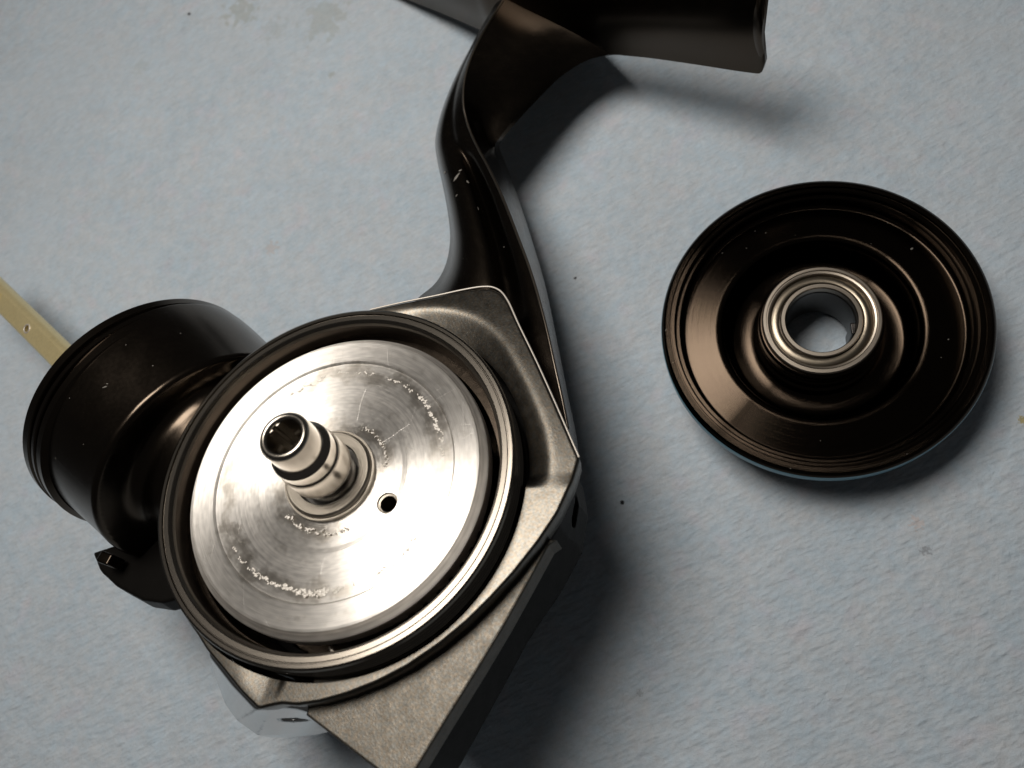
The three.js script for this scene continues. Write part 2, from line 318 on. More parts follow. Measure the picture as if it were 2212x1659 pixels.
// housing: chamber, neck, barrel and lower shell as one casting
{
  const low = [[15, 22], [4, 21], [-7.6, 20.5], [-11, 19.2], [-20, 19.5], [-26.4, 18.6], [-26.2, 14.2], [-24.6, 5], [-23.4, -1.5], [-22.8, -9], [-21.8, -14.2], [-19.4, -18.4], [-16.5, -21], [-9, -25], [0, -27], [10, -27.5], [20, -26], [24, -20], [26, -8], [27, 2], [29, 15], [31, 24], [35, 29.6], [31, 30.6], [27, 30.2], [22, 28.8], [19, 27]];
  const sdf = (x, y, z) => {
    const rc = Math.hypot(x - RC[0], y - RC[1]);
    const chamber = roundCorner(rc - 22.2 + Math.max(0, -9 - z) * 0.3, Math.max(z + 3.2, -26 - z), 0.8);
    const inner = Math.max(rc - 20.9, -17 - z);
    const rn = Math.hypot(y - 8.2, z + 13);
    const barrel = roundCorner(rn - mix(17.2, 18.0, sstep(27, 41, x)), Math.max(x - 42, 27.2 - x), 0.7);
    const rk = Math.hypot((y - 6.5) / 1.05, (z + 13.6));
    const neck = Math.max(rk - mix(10.6, 13.0, sstep(14, 29, x)), Math.max(x - 30, 2 - x));
    let d = smin(barrel, neck, 2.0);
    d = smin(d, chamber, 1.8);
    d = smax(d, -inner, 0.3);
    return d;
  };
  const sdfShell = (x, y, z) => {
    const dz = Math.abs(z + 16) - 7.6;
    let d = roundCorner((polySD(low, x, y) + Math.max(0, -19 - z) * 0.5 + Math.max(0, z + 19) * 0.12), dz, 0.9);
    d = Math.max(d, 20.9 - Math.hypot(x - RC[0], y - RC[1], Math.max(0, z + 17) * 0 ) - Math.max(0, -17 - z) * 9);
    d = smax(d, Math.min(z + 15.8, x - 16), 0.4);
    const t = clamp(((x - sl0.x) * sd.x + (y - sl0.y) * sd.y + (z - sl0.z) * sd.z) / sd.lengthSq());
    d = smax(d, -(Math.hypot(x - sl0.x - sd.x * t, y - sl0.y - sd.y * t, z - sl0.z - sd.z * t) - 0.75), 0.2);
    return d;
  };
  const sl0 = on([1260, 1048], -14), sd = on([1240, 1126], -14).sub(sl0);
  const g = surface(sdf, [-28, -30, -33], [44, 33, 7], 0.45);
  part('housing', finish(boxUVSmooth(g)), M.black, reel, 'black housing with barrel shaped nose');
  part('lower_shell', finish(boxUVSmooth(surface(sdfShell, [-28, -30, -26], [38, 33, -7], 0.45))), M.shadedMatte, reel, 'lower shell of the housing with a slot, shade painted into its black');
}
function boxUVSmooth(g) { // uv by dominant normal axis, mm
  const p = g.attributes.position, n = g.attributes.normal, uv = new Float32Array(p.count * 2);
  for (let i = 0; i < p.count; i++) {
    const ax = Math.abs(n.getX(i)), ay = Math.abs(n.getY(i)), az = Math.abs(n.getZ(i));
    const [s, t] = az >= ax && az >= ay ? [p.getX(i), p.getY(i)] : ax >= ay ? [p.getY(i), p.getZ(i)] : [p.getX(i), p.getZ(i)];
    uv[i * 2] = s; uv[i * 2 + 1] = t;
  }
  g.setAttribute('uv', new THREE.BufferAttribute(uv, 2));
  return g;
}

// polished guard under the flange, sloping outwards, with a screw hole
{
  const top = [[452, 1418], [500, 1478], [553, 1534], [585, 1530], [612, 1526], [640, 1530], [668, 1540]].map((q) => P2(q, -6));
  const bot = [[462, 1455], [486, 1520], [512, 1556], [556, 1588], [600, 1588], [655, 1582], [700, 1572]].map((q) => P2(q, -19));
  const inn = [[-13, 15], [4, 12], [14, 18]];
  const PT = [...top, ...inn], PB = [...bot, ...inn], h = on([634, 1556], -12);
  const sdf = (x, y, z) => {
    const t = clamp((z + 19) / 13), P = PT.map((p, i) => [mix(PB[i][0], p[0], t), mix(PB[i][1], p[1], t)]);
    let d = roundCorner(polySD(P, x, y) * 0.9, Math.max(z + 6.2, -23 - z), 0.5);
    d = smax(d, -(Math.hypot((x - h.x) * 0.6, z - h.z, (y - h.y) * 0.35) - 0.95), 0.15);
    d = Math.max(d, 23.6 - Math.hypot(x - RC[0], y - RC[1]));
    return d;
  };
  part('guard', finish(boxUVSmooth(surface(sdf, [-18, 10, -24], [18, 34, -5], 0.4))), M.shell, reel, 'polished grey guard below the flange with a small dark hole');
}
// nose rim with three turned ridges
{
  const R = 18.55, prof = [[3, 0.2]];
  const pr = [[17.4, -5.2], [R - 0.35, -4.6], [R - 0.3, -3.6], [R - 0.75, -3.4], [R - 0.75, -3.1], [R - 0.2, -2.9], [R - 0.2, -2.3], [R - 0.7, -2.1], [R - 0.7, -1.8], [R, -1.6], [R + 0.05, -0.35], [R - 0.3, 0], [16.9, 0], [16.7, -1.8], [5, -2.0], [1.8, -2.0]];
  const g = flipLathe(lathe(hard(pr.map(([r, z]) => [r, z])), 140));
  alongX(g); g.translate(43.2, 8.9, -13);
  part('nose_rim', finish(g), M.black, reel, 'ridged black rim at the end of the nose');
}
// scratches and specks on the barrel
[[226, 836, 0.42, 0.09, 0.9], [231, 829, 0.2, 0.06, 0.5], [204, 742, 0.12, 0.1, 0], [330, 790, 0.1, 0.08, 1], [180, 960, 0.1, 0.07, 0.4], [150, 860, 0.09, 0.07, 0], [272, 745, 0.1, 0.07, 2], [120, 990, 0.1, 0.08, 0], [390, 720, 0.1, 0.06, 1]].forEach(([qx, qy, len, wid, turn], i) => {
  let best = null;
  for (let z = 6; z > -14; z -= 0.02) { const p = on([qx, qy], z), rr = mix(17.2, 18.0, sstep(27, 41, p.x)); if (Math.hypot(p.y - 8.2, p.z + 13) <= rr) { best = p; break; } }
  if (!best || best.x < 28 || best.x > 38.5) return;
  const nn = V(0, best.y - 8.2, best.z + 13).normalize(), ax = V(1, 0, 0), ay = V().crossVectors(nn, ax);
  const g = new THREE.DodecahedronGeometry(1, 0); g.scale(len, wid, 0.04); g.rotateZ(turn); g.applyMatrix4(new THREE.Matrix4().makeBasis(ax, ay, nn)); g.translate(best.x, best.y, best.z);
  part(i ? 'scratch_' + String(i).padStart(3, '0') : 'scratch', finish(g), M.chip, reel);
});
// small lug under the barrel
{
  const a = on([207, 1204], -12.5);
  const g = new RoundedBoxGeometry(2.2, 1.6, 3.0, 3, 0.3); g.rotateZ(0.35); g.translate(a.x - 1.5, a.y - 0.9, a.z - 1.0);
  part('lug', finish(g), M.black, reel);
}
// ring of the opening: turned top with fine grooves, threaded outside
{
  const pr = [[20.6, -0.8], [20.75, -0.45], [21.0, -0.1], [21.1, -0.02], [21.65, 0], [21.72, -0.2], [21.82, -0.2], [21.9, 0.02], [22.25, 0.02], [22.5, -0.12], [22.6, -0.4]];
  for (let k = 0; k < 7; k++) { const z = -0.75 - k * 0.72; pr.push([22.6, z + 0.2], [22.35, z - 0.05], [22.35, z - 0.16], [22.6, z - 0.36]); }
  pr.push([22.6, -7.2]);
  const g = lathe(hard(pr), 200); g.translate(RC[0], RC[1], 0);
  const wall = lathe([[20.5, -15.5], [20.5, -3], [20.6, -0.8]], 160); wall.translate(RC[0], RC[1], 0);
  part('chamber_wall', finish(wall), M.black, reel);
  const ring = part('threaded_ring', finish(g), M.ring, reel, 'threaded metal ring round the open side');
  // ledge inside, its edge not concentric with the opening
  const sh = new THREE.Shape(); sh.absarc(RC[0], RC[1], 20.7, 0, Math.PI * 2);
  const ho = new THREE.Path(); ho.absarc(RC[0] - 0.45, RC[1] + 0.5, 19.85, 0, Math.PI * 2); sh.holes.push(ho);
  const lg = new THREE.ExtrudeGeometry(sh, { depth: 1.0, bevelEnabled: true, bevelThickness: 0.15, bevelSize: 0.12, bevelSegments: 2, curveSegments: 120 });
  lg.translate(0, 0, -5.2);
  part('ledge', finish(lg), M.black, ring);
}

// flange round the ring: a dished plate with a bevelled edge
{
  const Z = -3.0, Zl = -3.0;
  const qU = [[700, 690], [800, 669], [870, 653], [940, 639], [1005, 625], [1040, 619.5], [1062, 620], [1080, 628], [1096, 648], [1120, 700], [1160, 783], [1200, 872], [1235, 952], [1251, 988]];
  const qL = [[1236, 1040], [1206, 1106], [1165, 1168], [1110, 1238], [1060, 1293], [1008, 1344], [950, 1392], [880, 1440], [815, 1474], [750, 1500], [690, 1517], [640, 1524], [606, 1521], [580, 1526], [556, 1532], [520, 1496], [480, 1446], [445, 1404], [400, 1330]];
  const poly = [...qU.map((q) => P2(q, Z)), ...qL.map((q) => P2(q, Zl))].map(([x, y]) => [x - RC[0], y - RC[1]]);
  const Rin = 23.3, N = 720;
  const outR = (a) => {
    const c = Math.cos(a), s = Math.sin(a); let best = 0;
    for (let i = 0; i < poly.length; i++) {
      const A = poly[i], B = poly[(i + 1) % poly.length], ex = B[0] - A[0], ey = B[1] - A[1], den = c * ey - s * ex;
      if (Math.abs(den) < 1e-9) continue;
      const t = (A[0] * ey - A[1] * ex) / den, k = (A[0] * s - A[1] * c) / den;
      if (t > 0 && k >= 0 && k <= 1) best = Math.max(best, t);
    }
    return Math.max(best, Rin + 0.3);
  };
  const raw = Array.from({ length: N }, (_, i) => outR(i / N * Math.PI * 2));
  const R = raw.map((_, i) => (raw[(i + N - 1) % N] + 2 * raw[i] + raw[(i + 1) % N]) / 4);
  const angOf = (q, z) => { const [x, y] = P2(q, z); return Math.atan2(y - RC[1], x - RC[0]); };
  const aCut = angOf([1186, 1048], -4), aTip = angOf([622, 1500], -4);
  const dirU = Math.sign(Math.sin(angOf([1120, 760], -4) - aCut));
  const Ws = R.map((_, i) => { let a = 0; for (let k = -26; k <= 26; k++) a += R[(i + k + N) % N] - Rin; return a / 53; });
  const pos = [], uv = [], idx = [], ROWS = 46;
  for (let i = 0; i <= N; i++) {
    const a = i / N * Math.PI * 2, r1 = R[i % N], w = r1 - Rin;
    const rel = Math.atan2(Math.sin(a - aCut), Math.cos(a - aCut)) * dirU, upper = sstep(-0.03, 0.05, rel) * sstep(0.6, 4, w);
    const rel2 = Math.atan2(Math.sin(a - aTip), Math.cos(a - aTip)) * dirU, tip = sstep(0.0, 0.04, -rel2) * sstep(0.6, 3, w) * (1 - upper);
    const up = (Z - Zl) * upper, steep = 0.42 * upper + 0.1 * tip, sc = mix(0.52 * Ws[i % N] / Math.max(w, 0.1), 0.85, tip);
    const row = [];
    for (let k = 0; k <= ROWS - 7; k++) {
      const s = k / (ROWS - 7), r = mix(Rin, r1 - 0.32, s), x = (sc - s) * w, soft = 0.3;
      row.push([r, Zl + up - steep * soft * Math.log(1 + Math.exp(Math.min(30, x / soft))) - 0.07 * upper * soft * Math.log(1 + Math.exp(Math.min(30, -x / soft)))]);
    }
    const ze = row[row.length - 1][1];
    row.push([r1 - 0.16, ze - 0.05], [r1 - 0.04, ze - 0.17], [r1, ze - 0.4], [r1 - 0.05, ze - 1.8], [r1 - 0.3, ze - 3.6], [r1 - 1.2, ze - 5], [Math.max(Rin - 0.6, r1 - 6), ze - 6.4]);
    for (const [r, z] of row) { pos.push(RC[0] + r * Math.cos(a), RC[1] + r * Math.sin(a), z); uv.push(r * Math.cos(a), r * Math.sin(a)); }
    row.length && i < N && row.slice(1).forEach((_, k) => { const L = row.length, A = i * L + k, B = A + 1, C = A + L, D = C + 1; idx.push(A, B, C, C, B, D); });
  }
  let g = new THREE.BufferGeometry();
  g.setAttribute('position', new THREE.Float32BufferAttribute(pos, 3));
  g.setAttribute('uv', new THREE.Float32BufferAttribute(uv, 2));
  g.setIndex(idx); g = toCreasedNormals(g, 0.75);
  const fl = part('flange', finish(g), M.plate, reel, 'brushed flange plate with a bevelled edge');
  const edge = new THREE.CatmullRomCurve3(qU.slice(1).map((q) => on(q, Z - 0.42)), false, 'centripetal');  // pale tube laid along the upper outline only
  part('flange_edge', finish(new THREE.TubeGeometry(edge, 200, 0.13, 8)), M.paleEdge, fl, 'thin pale edge line of the flange');
}

// lower plate behind the flange
{
  const q = [[1202, 1166], [1185, 1178], [1140, 1260], [1090, 1350], [1030, 1450], [960, 1562], [900, 1660], [868, 1706]];
  const pts = [...q.map((p) => P2(p, -5.6)), P2([760, 1622], -5.6), P2([660, 1545], -5.6)];
  { const [ax, ay] = pts[pts.length - 1], [bx, by] = pts[0]; let a = Math.atan2(ay - RC[1], ax - RC[0]), b = Math.atan2(by - RC[1], bx - RC[0]); while (b < a) b += Math.PI * 2; for (let k = 0; k <= 24; k++) { const t = mix(a, b, k / 24); pts.push([RC[0] + 22.3 * Math.cos(t), RC[1] + 22.3 * Math.sin(t)]); } }
  const sh = new THREE.Shape(pts.map((p) => new THREE.Vector2(p[0], p[1])));
  const g = new THREE.ExtrudeGeometry(sh, { depth: 3, bevelEnabled: true, bevelThickness: 0.3, bevelSize: 0.3, bevelOffset: -0.3, bevelSegments: 3 });
  g.translate(0, 0, -8.9);
  part('rear_plate', finish(boxUV(g)), M.rear, reel, 'speckled flat plate at the rear of the housing');
}

// stem: lofted from sections traced at their own heights
{
  const St = [ // left outline, ridge, right outline
    [[880, 668], [1226, 925], [1254, 1010]], [[905, 642], [1214, 862], [1243, 930]], [[940, 612], [1199, 795], [1226, 850]], [[962, 573], [1178, 700], [1203, 735]], [[972, 520], [1148, 592], [1177, 613]],
    [[968, 465], [1117, 507], [1149, 518]], [[956, 400], [1083, 420], [1114, 412]], [[945, 350], [1051, 353], [1092, 352]], [[940, 308], [1027, 308], [1079, 318]], [[945, 272], [1010, 266], [1086, 300]],
    [[960, 222], [1001, 222], [1112, 268]], [[986, 160], [1006, 160], [1163, 213]], [[1018, 98], [1028, 100], [1216, 162]], [[1049, 42], [1058, 45], [1272, 129]], [[1077, -5], [1087, 0], [1320, 119]], [[1108, -55], [1117, -50], [1372, 121]],
  ];
  const secs = St.map(([l, k, r], i) => {
    const t = i / (St.length - 1), foot = sstep(8, 13, i), footR = sstep(6.2, 9.4, i), bottom = 1 - sstep(0, 3.5, i);
    const zl = mix(-14.5, -8, foot), zk = mix(-6.2, -3.0, foot) - 1.2 * bottom, zr = mix(-17, -10.6, footR);
    const L = on(l, zl), K = on(k, zk), R = on(r, zr);
    const lerpq = (a, b, s) => [mix(a[0], b[0], s), mix(a[1], b[1], s)];
    const dip = sstep(1.5, 3.5, i) * (1 - sstep(6.2, 8, i));
    const a1 = on(lerpq(l, k, 0.13), mix(zl, zk, mix(0.72, 0.74, dip))), a2 = on(lerpq(l, k, 0.47), mix(zl, zk, mix(0.82, 0.86, dip))), a3 = on(lerpq(l, k, 0.62), mix(zl, zk, mix(0.89, 0.66, dip))), a4 = on(lerpq(l, k, 0.84), mix(zl, zk, mix(0.96, 0.92, dip)));
    const r1 = on(lerpq(k, r, mix(0.34, 0.5, footR)), mix(zk - 2.2, zk - 3.2, footR)), r2 = on(lerpq(k, r, mix(0.62, 0.93, footR)), mix(zk - 4.4, -10.0, footR));
    const bl = on(lerpq(l, r, 0.3), mix(-19.5, -14, footR)), br = on(lerpq(l, r, 0.72), mix(-21, -14, footR));
    return [L, a1, a2, a3, a4, K, r1, r2, R, br, bl];
  });
  // curves along the stem, then sections
  const n = secs[0].length, ALONG = 110;
  const rails = Array.from({ length: n }, (_, j) => { const c = new THREE.CatmullRomCurve3(secs.map((s) => s[j]), false, 'centripetal'); return Array.from({ length: ALONG + 1 }, (_, i) => c.getPoint(i / ALONG)); });
  const pos = [], uv = [], idx = []; let row = 0;
  for (let i = 0; i <= ALONG; i++) {
    const s = rails.map((r) => r[i]);
    const out = [];
    const seg = (pts, div) => { const c = new THREE.CatmullRomCurve3(pts, false, 'centripetal'); for (let k = 0; k < div; k++) out.push(c.getPoint(k / div)); };
    seg([s[0], s[1], s[2], s[3], s[4], s[5]], 26); seg([s[5], s[6], s[7]], 8); seg([s[7], s[8]], 4); seg([s[8], s[9], s[10], s[0]], 14); out.push(s[0].clone());
    row = out.length; let acc = 0;
    out.forEach((p, k) => { if (k) acc += p.distanceTo(out[k - 1]); pos.push(p.x, p.y, p.z); uv.push(acc, i * 1.0); });
  }
  for (let i = 0; i < ALONG; i++) for (let k = 0; k < row - 1; k++) { const A = i * row + k, B = A + 1, C = A + row, D = C + 1; idx.push(A, B, C, B, D, C); }
  let g = new THREE.BufferGeometry();
  g.setAttribute('position', new THREE.Float32BufferAttribute(pos, 3));
  g.setAttribute('uv', new THREE.Float32BufferAttribute(uv, 2));
  g.setIndex(idx); g = toCreasedNormals(g, 0.7);
  const stem = part('stem', finish(g), M.stem, reel, 'glossy black curved stem with a sharp ridge');
  const flake = (i, t, len, wid, turn) => {              // a chip in the lacquer, lying on the left face
    const c = new THREE.CatmullRomCurve3([0, 1, 2, 3, 4, 5].map((k) => rails[k][i]), false, 'centripetal'), c2 = new THREE.CatmullRomCurve3([0, 1, 2, 3, 4, 5].map((k) => rails[k][i + 1]), false, 'centripetal');
    const p = c.getPoint(t), e1 = c.getTangent(t), e2 = c2.getPoint(t).sub(p).normalize(), nn = V().crossVectors(e1, e2).normalize(); if (nn.z < 0) nn.negate();
    e2.crossVectors(nn, e1); const a = e1.clone().multiplyScalar(Math.cos(turn)).addScaledVector(e2, Math.sin(turn)), b = V().crossVectors(nn, a), pts = [];
    const n = 9; for (let k = 0; k < n; k++) { const w = k / n * Math.PI * 2, rr = 0.6 + 0.7 * rnd(); pts.push(p.clone().addScaledVector(a, Math.cos(w) * len * rr).addScaledVector(b, Math.sin(w) * wid * rr).addScaledVector(nn, 0.03)); }
    const g = new THREE.BufferGeometry(), q = []; for (let k = 0; k < n; k++) { const u = pts[k], v = pts[(k + 1) % n], m = p.clone().addScaledVector(nn, 0.07); q.push(m.x, m.y, m.z, u.x, u.y, u.z, v.x, v.y, v.z); }
    g.setAttribute('position', new THREE.Float32BufferAttribute(q, 3)); g.computeVertexNormals();
    return g;
  };
  const chips = [[47, 0.3, 0.75, 0.3, 1.2], [48, 0.18, 0.5, 0.22, 0.4], [46, 0.4, 0.35, 0.14, 2.0], [42, 0.25, 0.28, 0.1, 1.0], [40, 0.44, 0.32, 0.1, 1.4], [49, 0.36, 0.3, 0.1, 0.7], [33, 0.7, 0.16, 0.1, 0.2]];
  for (const c of chips) part(stem.children.length ? 'chip_' + String(stem.children.length).padStart(3, '0') : 'chip', finish(flake(...c)), M.chip, stem);
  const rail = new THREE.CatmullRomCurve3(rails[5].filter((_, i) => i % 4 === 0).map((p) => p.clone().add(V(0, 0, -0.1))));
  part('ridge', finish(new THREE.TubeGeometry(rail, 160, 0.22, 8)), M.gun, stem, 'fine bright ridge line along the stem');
}

// foot: a curved bar lofted along its length
{
  const low = [[1652, 161, -8.0], [1600, 154.5, -8.2], [1500, 139, -8.8], [1400, 125, -9.6], [1340, 119, -10.2]].map((q) => on(q, q[2]));
  const lft = [[1085, 85, -12.6], [1050, 70, -13], [960, 31, -13.8], [870, -5, -14.4]].map((q) => on(q, q[2]));
  const line = [...low, ...lft]; line.push(V(96, lft[3].y - 0.5, -14.5), V(104, lft[3].y - 1, -13.5));
  const crv = new THREE.CatmullRomCurve3(line, false, 'centripetal'), N = 90, pos = [], uv = [], idx = []; let row = 0;
  for (let i = 0; i <= N; i++) {
    const t = i / N, p = crv.getPoint(t), end = Math.min(sstep(0, 0.018, t), 1), wide = mix(15.5, 9, sstep(0.75, 1, t));
    const cut = (1 - Math.sqrt(clamp(1 - (1 - clamp(t / 0.03)) ** 2))) * 2.2;  // rounded corners at the free end
    const z0 = cut, z1 = wide - cut;
    const ring = [];
    const S = 14;
    for (let k = 0; k <= S; k++) { const s = k / S, z = mix(z0, z1, s), y = 0.5 * sstep(0, 0.4, s) - 0.9 * sstep(0.45, 1, s); ring.push([y, z]); }
    for (let k = S; k >= 0; k--) { const s = k / S, z = mix(z0 + 0.3, z1 - 0.3, s), y = -(0.5 + 1.7 * sstep(0, 0.12, t)) + 1.5 * Math.sin(Math.PI * s); ring.push([y, z]); }
    ring.push(ring[0]);
    row = ring.length;
    ring.forEach(([y, z], k) => { pos.push(p.x, p.y + y, p.z + z); uv.push(k, t * 100); });
  }
  for (let i = 0; i < N; i++) for (let k = 0; k < row - 1; k++) { const A = i * row + k, B = A + 1, C = A + row, D = C + 1; idx.push(A, C, B, B, C, D); }
  for (const i of [0, N]) { const b = pos.length / 3; let c = V(); for (let k = 0; k < row - 1; k++) c.add(V(pos[(i * row + k) * 3], pos[(i * row + k) * 3 + 1], pos[(i * row + k) * 3 + 2])); c.divideScalar(row - 1); pos.push(c.x, c.y, c.z); uv.push(0, 0); for (let k = 0; k < row - 1; k++) i ? idx.push(i * row + k, b, i * row + k + 1) : idx.push(k, k + 1, b); }
  let g = new THREE.BufferGeometry();
  g.setAttribute('position', new THREE.Float32BufferAttribute(pos, 3));
  g.setAttribute('uv', new THREE.Float32BufferAttribute(uv, 2));
  g.setIndex(idx); g = toCreasedNormals(g, 0.75);
  part('foot', finish(g), M.black, reel, 'black curved mounting foot');
}

// brass rod with a ground flat and a small cross hole
{
  const a = on([-60, 578], -13), b = on([200, 834], -13), len = a.distanceTo(b) + 40, R = 2.25;
  const ev = new Evaluator(); ev.attributes = ['position', 'normal', 'uv'];
  const cyl = new THREE.CylinderGeometry(R, R, len, 64, 1); cyl.rotateX(0);
  let rod = new Brush(cyl); rod.updateMatrixWorld();
  const at = (q) => { const h = on(q, -13).sub(a).length() - 0; return len / 2 - h; };
  const flat = new Brush(new THREE.BoxGeometry(10, 60, 4)); flat.position.set(0, at([40, 675]) - 26, R + 1.55); flat.updateMatrixWorld();
  rod = ev.evaluate(rod, flat, SUBTRACTION);
  const hole = new Brush(new THREE.CylinderGeometry(0.62, 0.62, 12, 24)); hole.rotation.x = Math.PI / 2; hole.position.set(0, at([84, 712]), 0); hole.updateMatrixWorld();
  rod = ev.evaluate(rod, hole, SUBTRACTION);
  const g = rod.geometry, dir = a.clone().sub(b).normalize();   // +y of the cylinder runs out of the nose
  const side = V(0, 0.35, 1).addScaledVector(dir, -V(0, 0.35, 1).dot(dir)).normalize();
  g.applyMatrix4(new THREE.Matrix4().makeBasis(V().crossVectors(dir, side), dir, side));
  const mid = a.clone().addScaledVector(dir, -len / 2); g.translate(mid.x, mid.y, mid.z);
  const rodMesh = part('brass_rod', finish(boxUV(g)), M.brass, reel, 'brass rod with a ground flat and a small hole');
  const hr = new THREE.TorusGeometry(0.72, 0.13, 10, 32); hr.rotateZ(0.3);
  const hb = V().crossVectors(dir, side); hr.applyMatrix4(new THREE.Matrix4().makeBasis(hb, dir, side));
  const hp = mid.clone().addScaledVector(dir, at([84, 712])).addScaledVector(side, R - 0.45); hr.translate(hp.x, hp.y, hp.z);
  part('hole_rim', finish(hr), M.paleEdge, rodMesh);
}

// far side boss that the body rests on, hidden below
{
  const pr = [[0.2, -33.6], [6, -33.6], [8.5, -33], [9, -32], [9, -24]];
  const g = flipLathe(lathe(pr, 60)); g.translate(RC[0], RC[1], 0);
  part('far_side_boss', finish(g), M.black, reel);
}
// a bright shred caught between gear and ledge
{
  const a = on([716, 1404], -3.2), g = new THREE.DodecahedronGeometry(0.33, 0); g.scale(1.5, 0.8, 0.7); g.translate(a.x, a.y, a.z);
  part('metal_shred', finish(toCreasedNormals(g, 0.3)), M.steel, reel);
}

// ---------------------------------------------------------------- the drive gear standing in the opening
const gear = thing('drive_gear', 'turned aluminium drive gear with hollow stepped steel shaft, seated in the reel opening', 'gear');
gear.position.copy(reel.position); gear.quaternion.copy(reel.quaternion);
const GC = [3.0, -1.05];
{
  const zf = -1.5;
  const pr = [[2.2, -0.55], [8.9, -0.55], [9.6, -0.36], [15.3, -0.30], [15.55, -0.02], [18.2, 0], [18.45, -0.08], [19.3, -1.15], [19.35, -2.8], [18.4, -3.2], [18.4, -5.5], [2.2, -5.5], [2.2, -0.55]].map(([r, z]) => [r, z + zf]);
  let g = lathe(hard(pr), 220); g.translate(GC[0], GC[1], 0);
  const ev = new Evaluator(); ev.attributes = ['position', 'normal', 'uv'];
  const h = on([835, 1085], zf - 0.3);
  // uv: turns, radius over 20 mm
  const p = g.attributes.position, uv = g.attributes.uv;
  for (let i = 0; i < p.count; i++) uv.setXY(i, uv.getX(i), Math.hypot(p.getX(i) - GC[0], p.getY(i) - GC[1]) / 20);
  const A = new Brush(g), B = new Brush(new THREE.CylinderGeometry(1.3, 1.3, 14, 40)); B.rotation.x = Math.PI / 2; B.position.set(h.x, h.y, -4); A.updateMatrixWorld(); B.updateMatrixWorld();
  const cut = ev.evaluate(A, B, SUBTRACTION);
  part('gear_disc', finish(cut.geometry), M.silver, gear, 'turned silver face with grease smears and one drilled hole');
  // bush in the drilled hole
  const bs = lathe(hard([[1.0, -4.6], [1.0, -0.9], [1.27, -0.85]].map(([r, z]) => [r, z + zf])), 32); bs.translate(h.x, h.y, 0);
  part('hole_bush', finish(bs), M.washer, gear);
  // teeth below the rim
  const teeth = [], tg = new THREE.BoxGeometry(0.8, 0.55, 1.9); const TN = 60;
  for (let i = 0; i < TN; i++) { const a = i / TN * Math.PI * 2, t = tg.clone(); t.rotateZ(a); t.translate(GC[0] + 18.6 * Math.cos(a), GC[1] + 18.6 * Math.sin(a), zf - 4.2); teeth.push(t); }
  const tm = part('gear_teeth', finish(mergeGeometries(teeth)), M.steel, gear); tm.userData.kind = 'stuff';
  // shaft
  const s0 = on([712, 1019], -0.7), SX = 3.1, SY = -0.9;
  const wash = lathe(hard([[3.95, -0.9], [3.95, 0.05], [4.05, 0.2], [5.2, 0.2], [5.45, 0.02], [5.5, -0.2], [5.5, -0.35], [5.75, -0.35], [5.75, -1.2]].map(([r, z]) => [r, z + zf + 0.5])), 80); wash.translate(SX, SY, 0);
  part('washer', finish(wash), M.washer, gear, 'dull washer round the shaft foot');
  const top = 10.3;
  const sp = [[1.95, top - 9], [1.95, top - 0.55], [2.06, top - 0.18], [2.35, top], [2.7, top - 0.12], [2.95, top - 0.5], [3.0, top - 3.6], [3.08, top - 3.75], [3.45, top - 3.95], [3.65, top - 4.25], [3.68, top - 5.5], [3.56, top - 5.7], [3.56, top - 6.0], [3.85, top - 6.25], [3.9, top - 9.2], [3.55, top - 9.5], [3.4, top - 10.4], [3.3, -3]];
  const sg = lathe(sp.map(([r, z], i) => [r, z, [1, 6, 9, 11, 12, 14].includes(i) ? 1 : 0]), 90); sg.translate(SX, SY, 0);
  const shaft = part('shaft', finish(sg), M.steel, gear, 'hollow stepped steel shaft');
  // keyed bore: two flats and a floor with a cross bar
  const keys = [];
  for (const s of [-1, 1]) { const k = new RoundedBoxGeometry(0.55, 0.9, 5, 2, 0.15); k.translate(SX + 2.0, SY + s * 0.62, top - 3.0); keys.push(k); }
  part('bore_key', finish(keys[0]), M.steel, shaft); part('bore_key_001', finish(keys[1]), M.steel, shaft);
  const fl = new THREE.CircleGeometry(2.16, 40); fl.translate(SX, SY, top - 8.6);
  part('bore_floor', finish(fl), M.steel, shaft);
  const bar = new RoundedBoxGeometry(4.1, 0.35, 0.4, 2, 0.12); bar.translate(SX, SY - 0.1, top - 5.2);
  part('bore_bar', finish(bar), M.washer, shaft);
  // beads of grease pushed into wavy lines on the face
  const bead = (r0, a0, a1, amp, rad, k) => {
    const pts = [], n = Math.ceil(Math.abs(a1 - a0) * r0 / 0.16);
    for (let i = 0; i <= n; i++) { const a = mix(a0, a1, i / n), r = r0 + amp * (n2(a * 15 + k, k * 3.1) + 0.45 * n2(a * 36, k + 5)); pts.push(V(GC[0] + r * Math.cos(a + 0.012 * n2(a * 50, k)), GC[1] + r * Math.sin(a), zf - 0.30 + (r > 14.4 ? 0.3 : 0))); }
    const c = new THREE.CatmullRomCurve3(pts), out = [], m = Math.ceil(c.getLength() / 0.13);   // droplets of uneven size, with gaps
    for (let i = 0; i <= m; i++) {
      const t = i / m, gap = n2(t * m * 0.09, k * 2.3); if (gap < -0.25 || rnd() < 0.12) continue;
      const p = c.getPoint(t), w = rad * (0.55 + 0.9 * rnd() + 0.5 * Math.max(0, gap)), d = new THREE.IcosahedronGeometry(1, 1);
      d.scale(w * (1 + rnd()), w * (0.7 + 0.6 * rnd()), w * 0.55); d.rotateZ(rnd() * 6.283); d.translate(p.x + (rnd() - 0.5) * 0.22, p.y + (rnd() - 0.5) * 0.22, p.z);
      out.push(d);
    }
    return mergeGeometries(out);
  };
  const ang = (q) => { const v = on(q, zf); return Math.atan2(v.y - GC[1], v.x - GC[0]); };
  const beads = [];
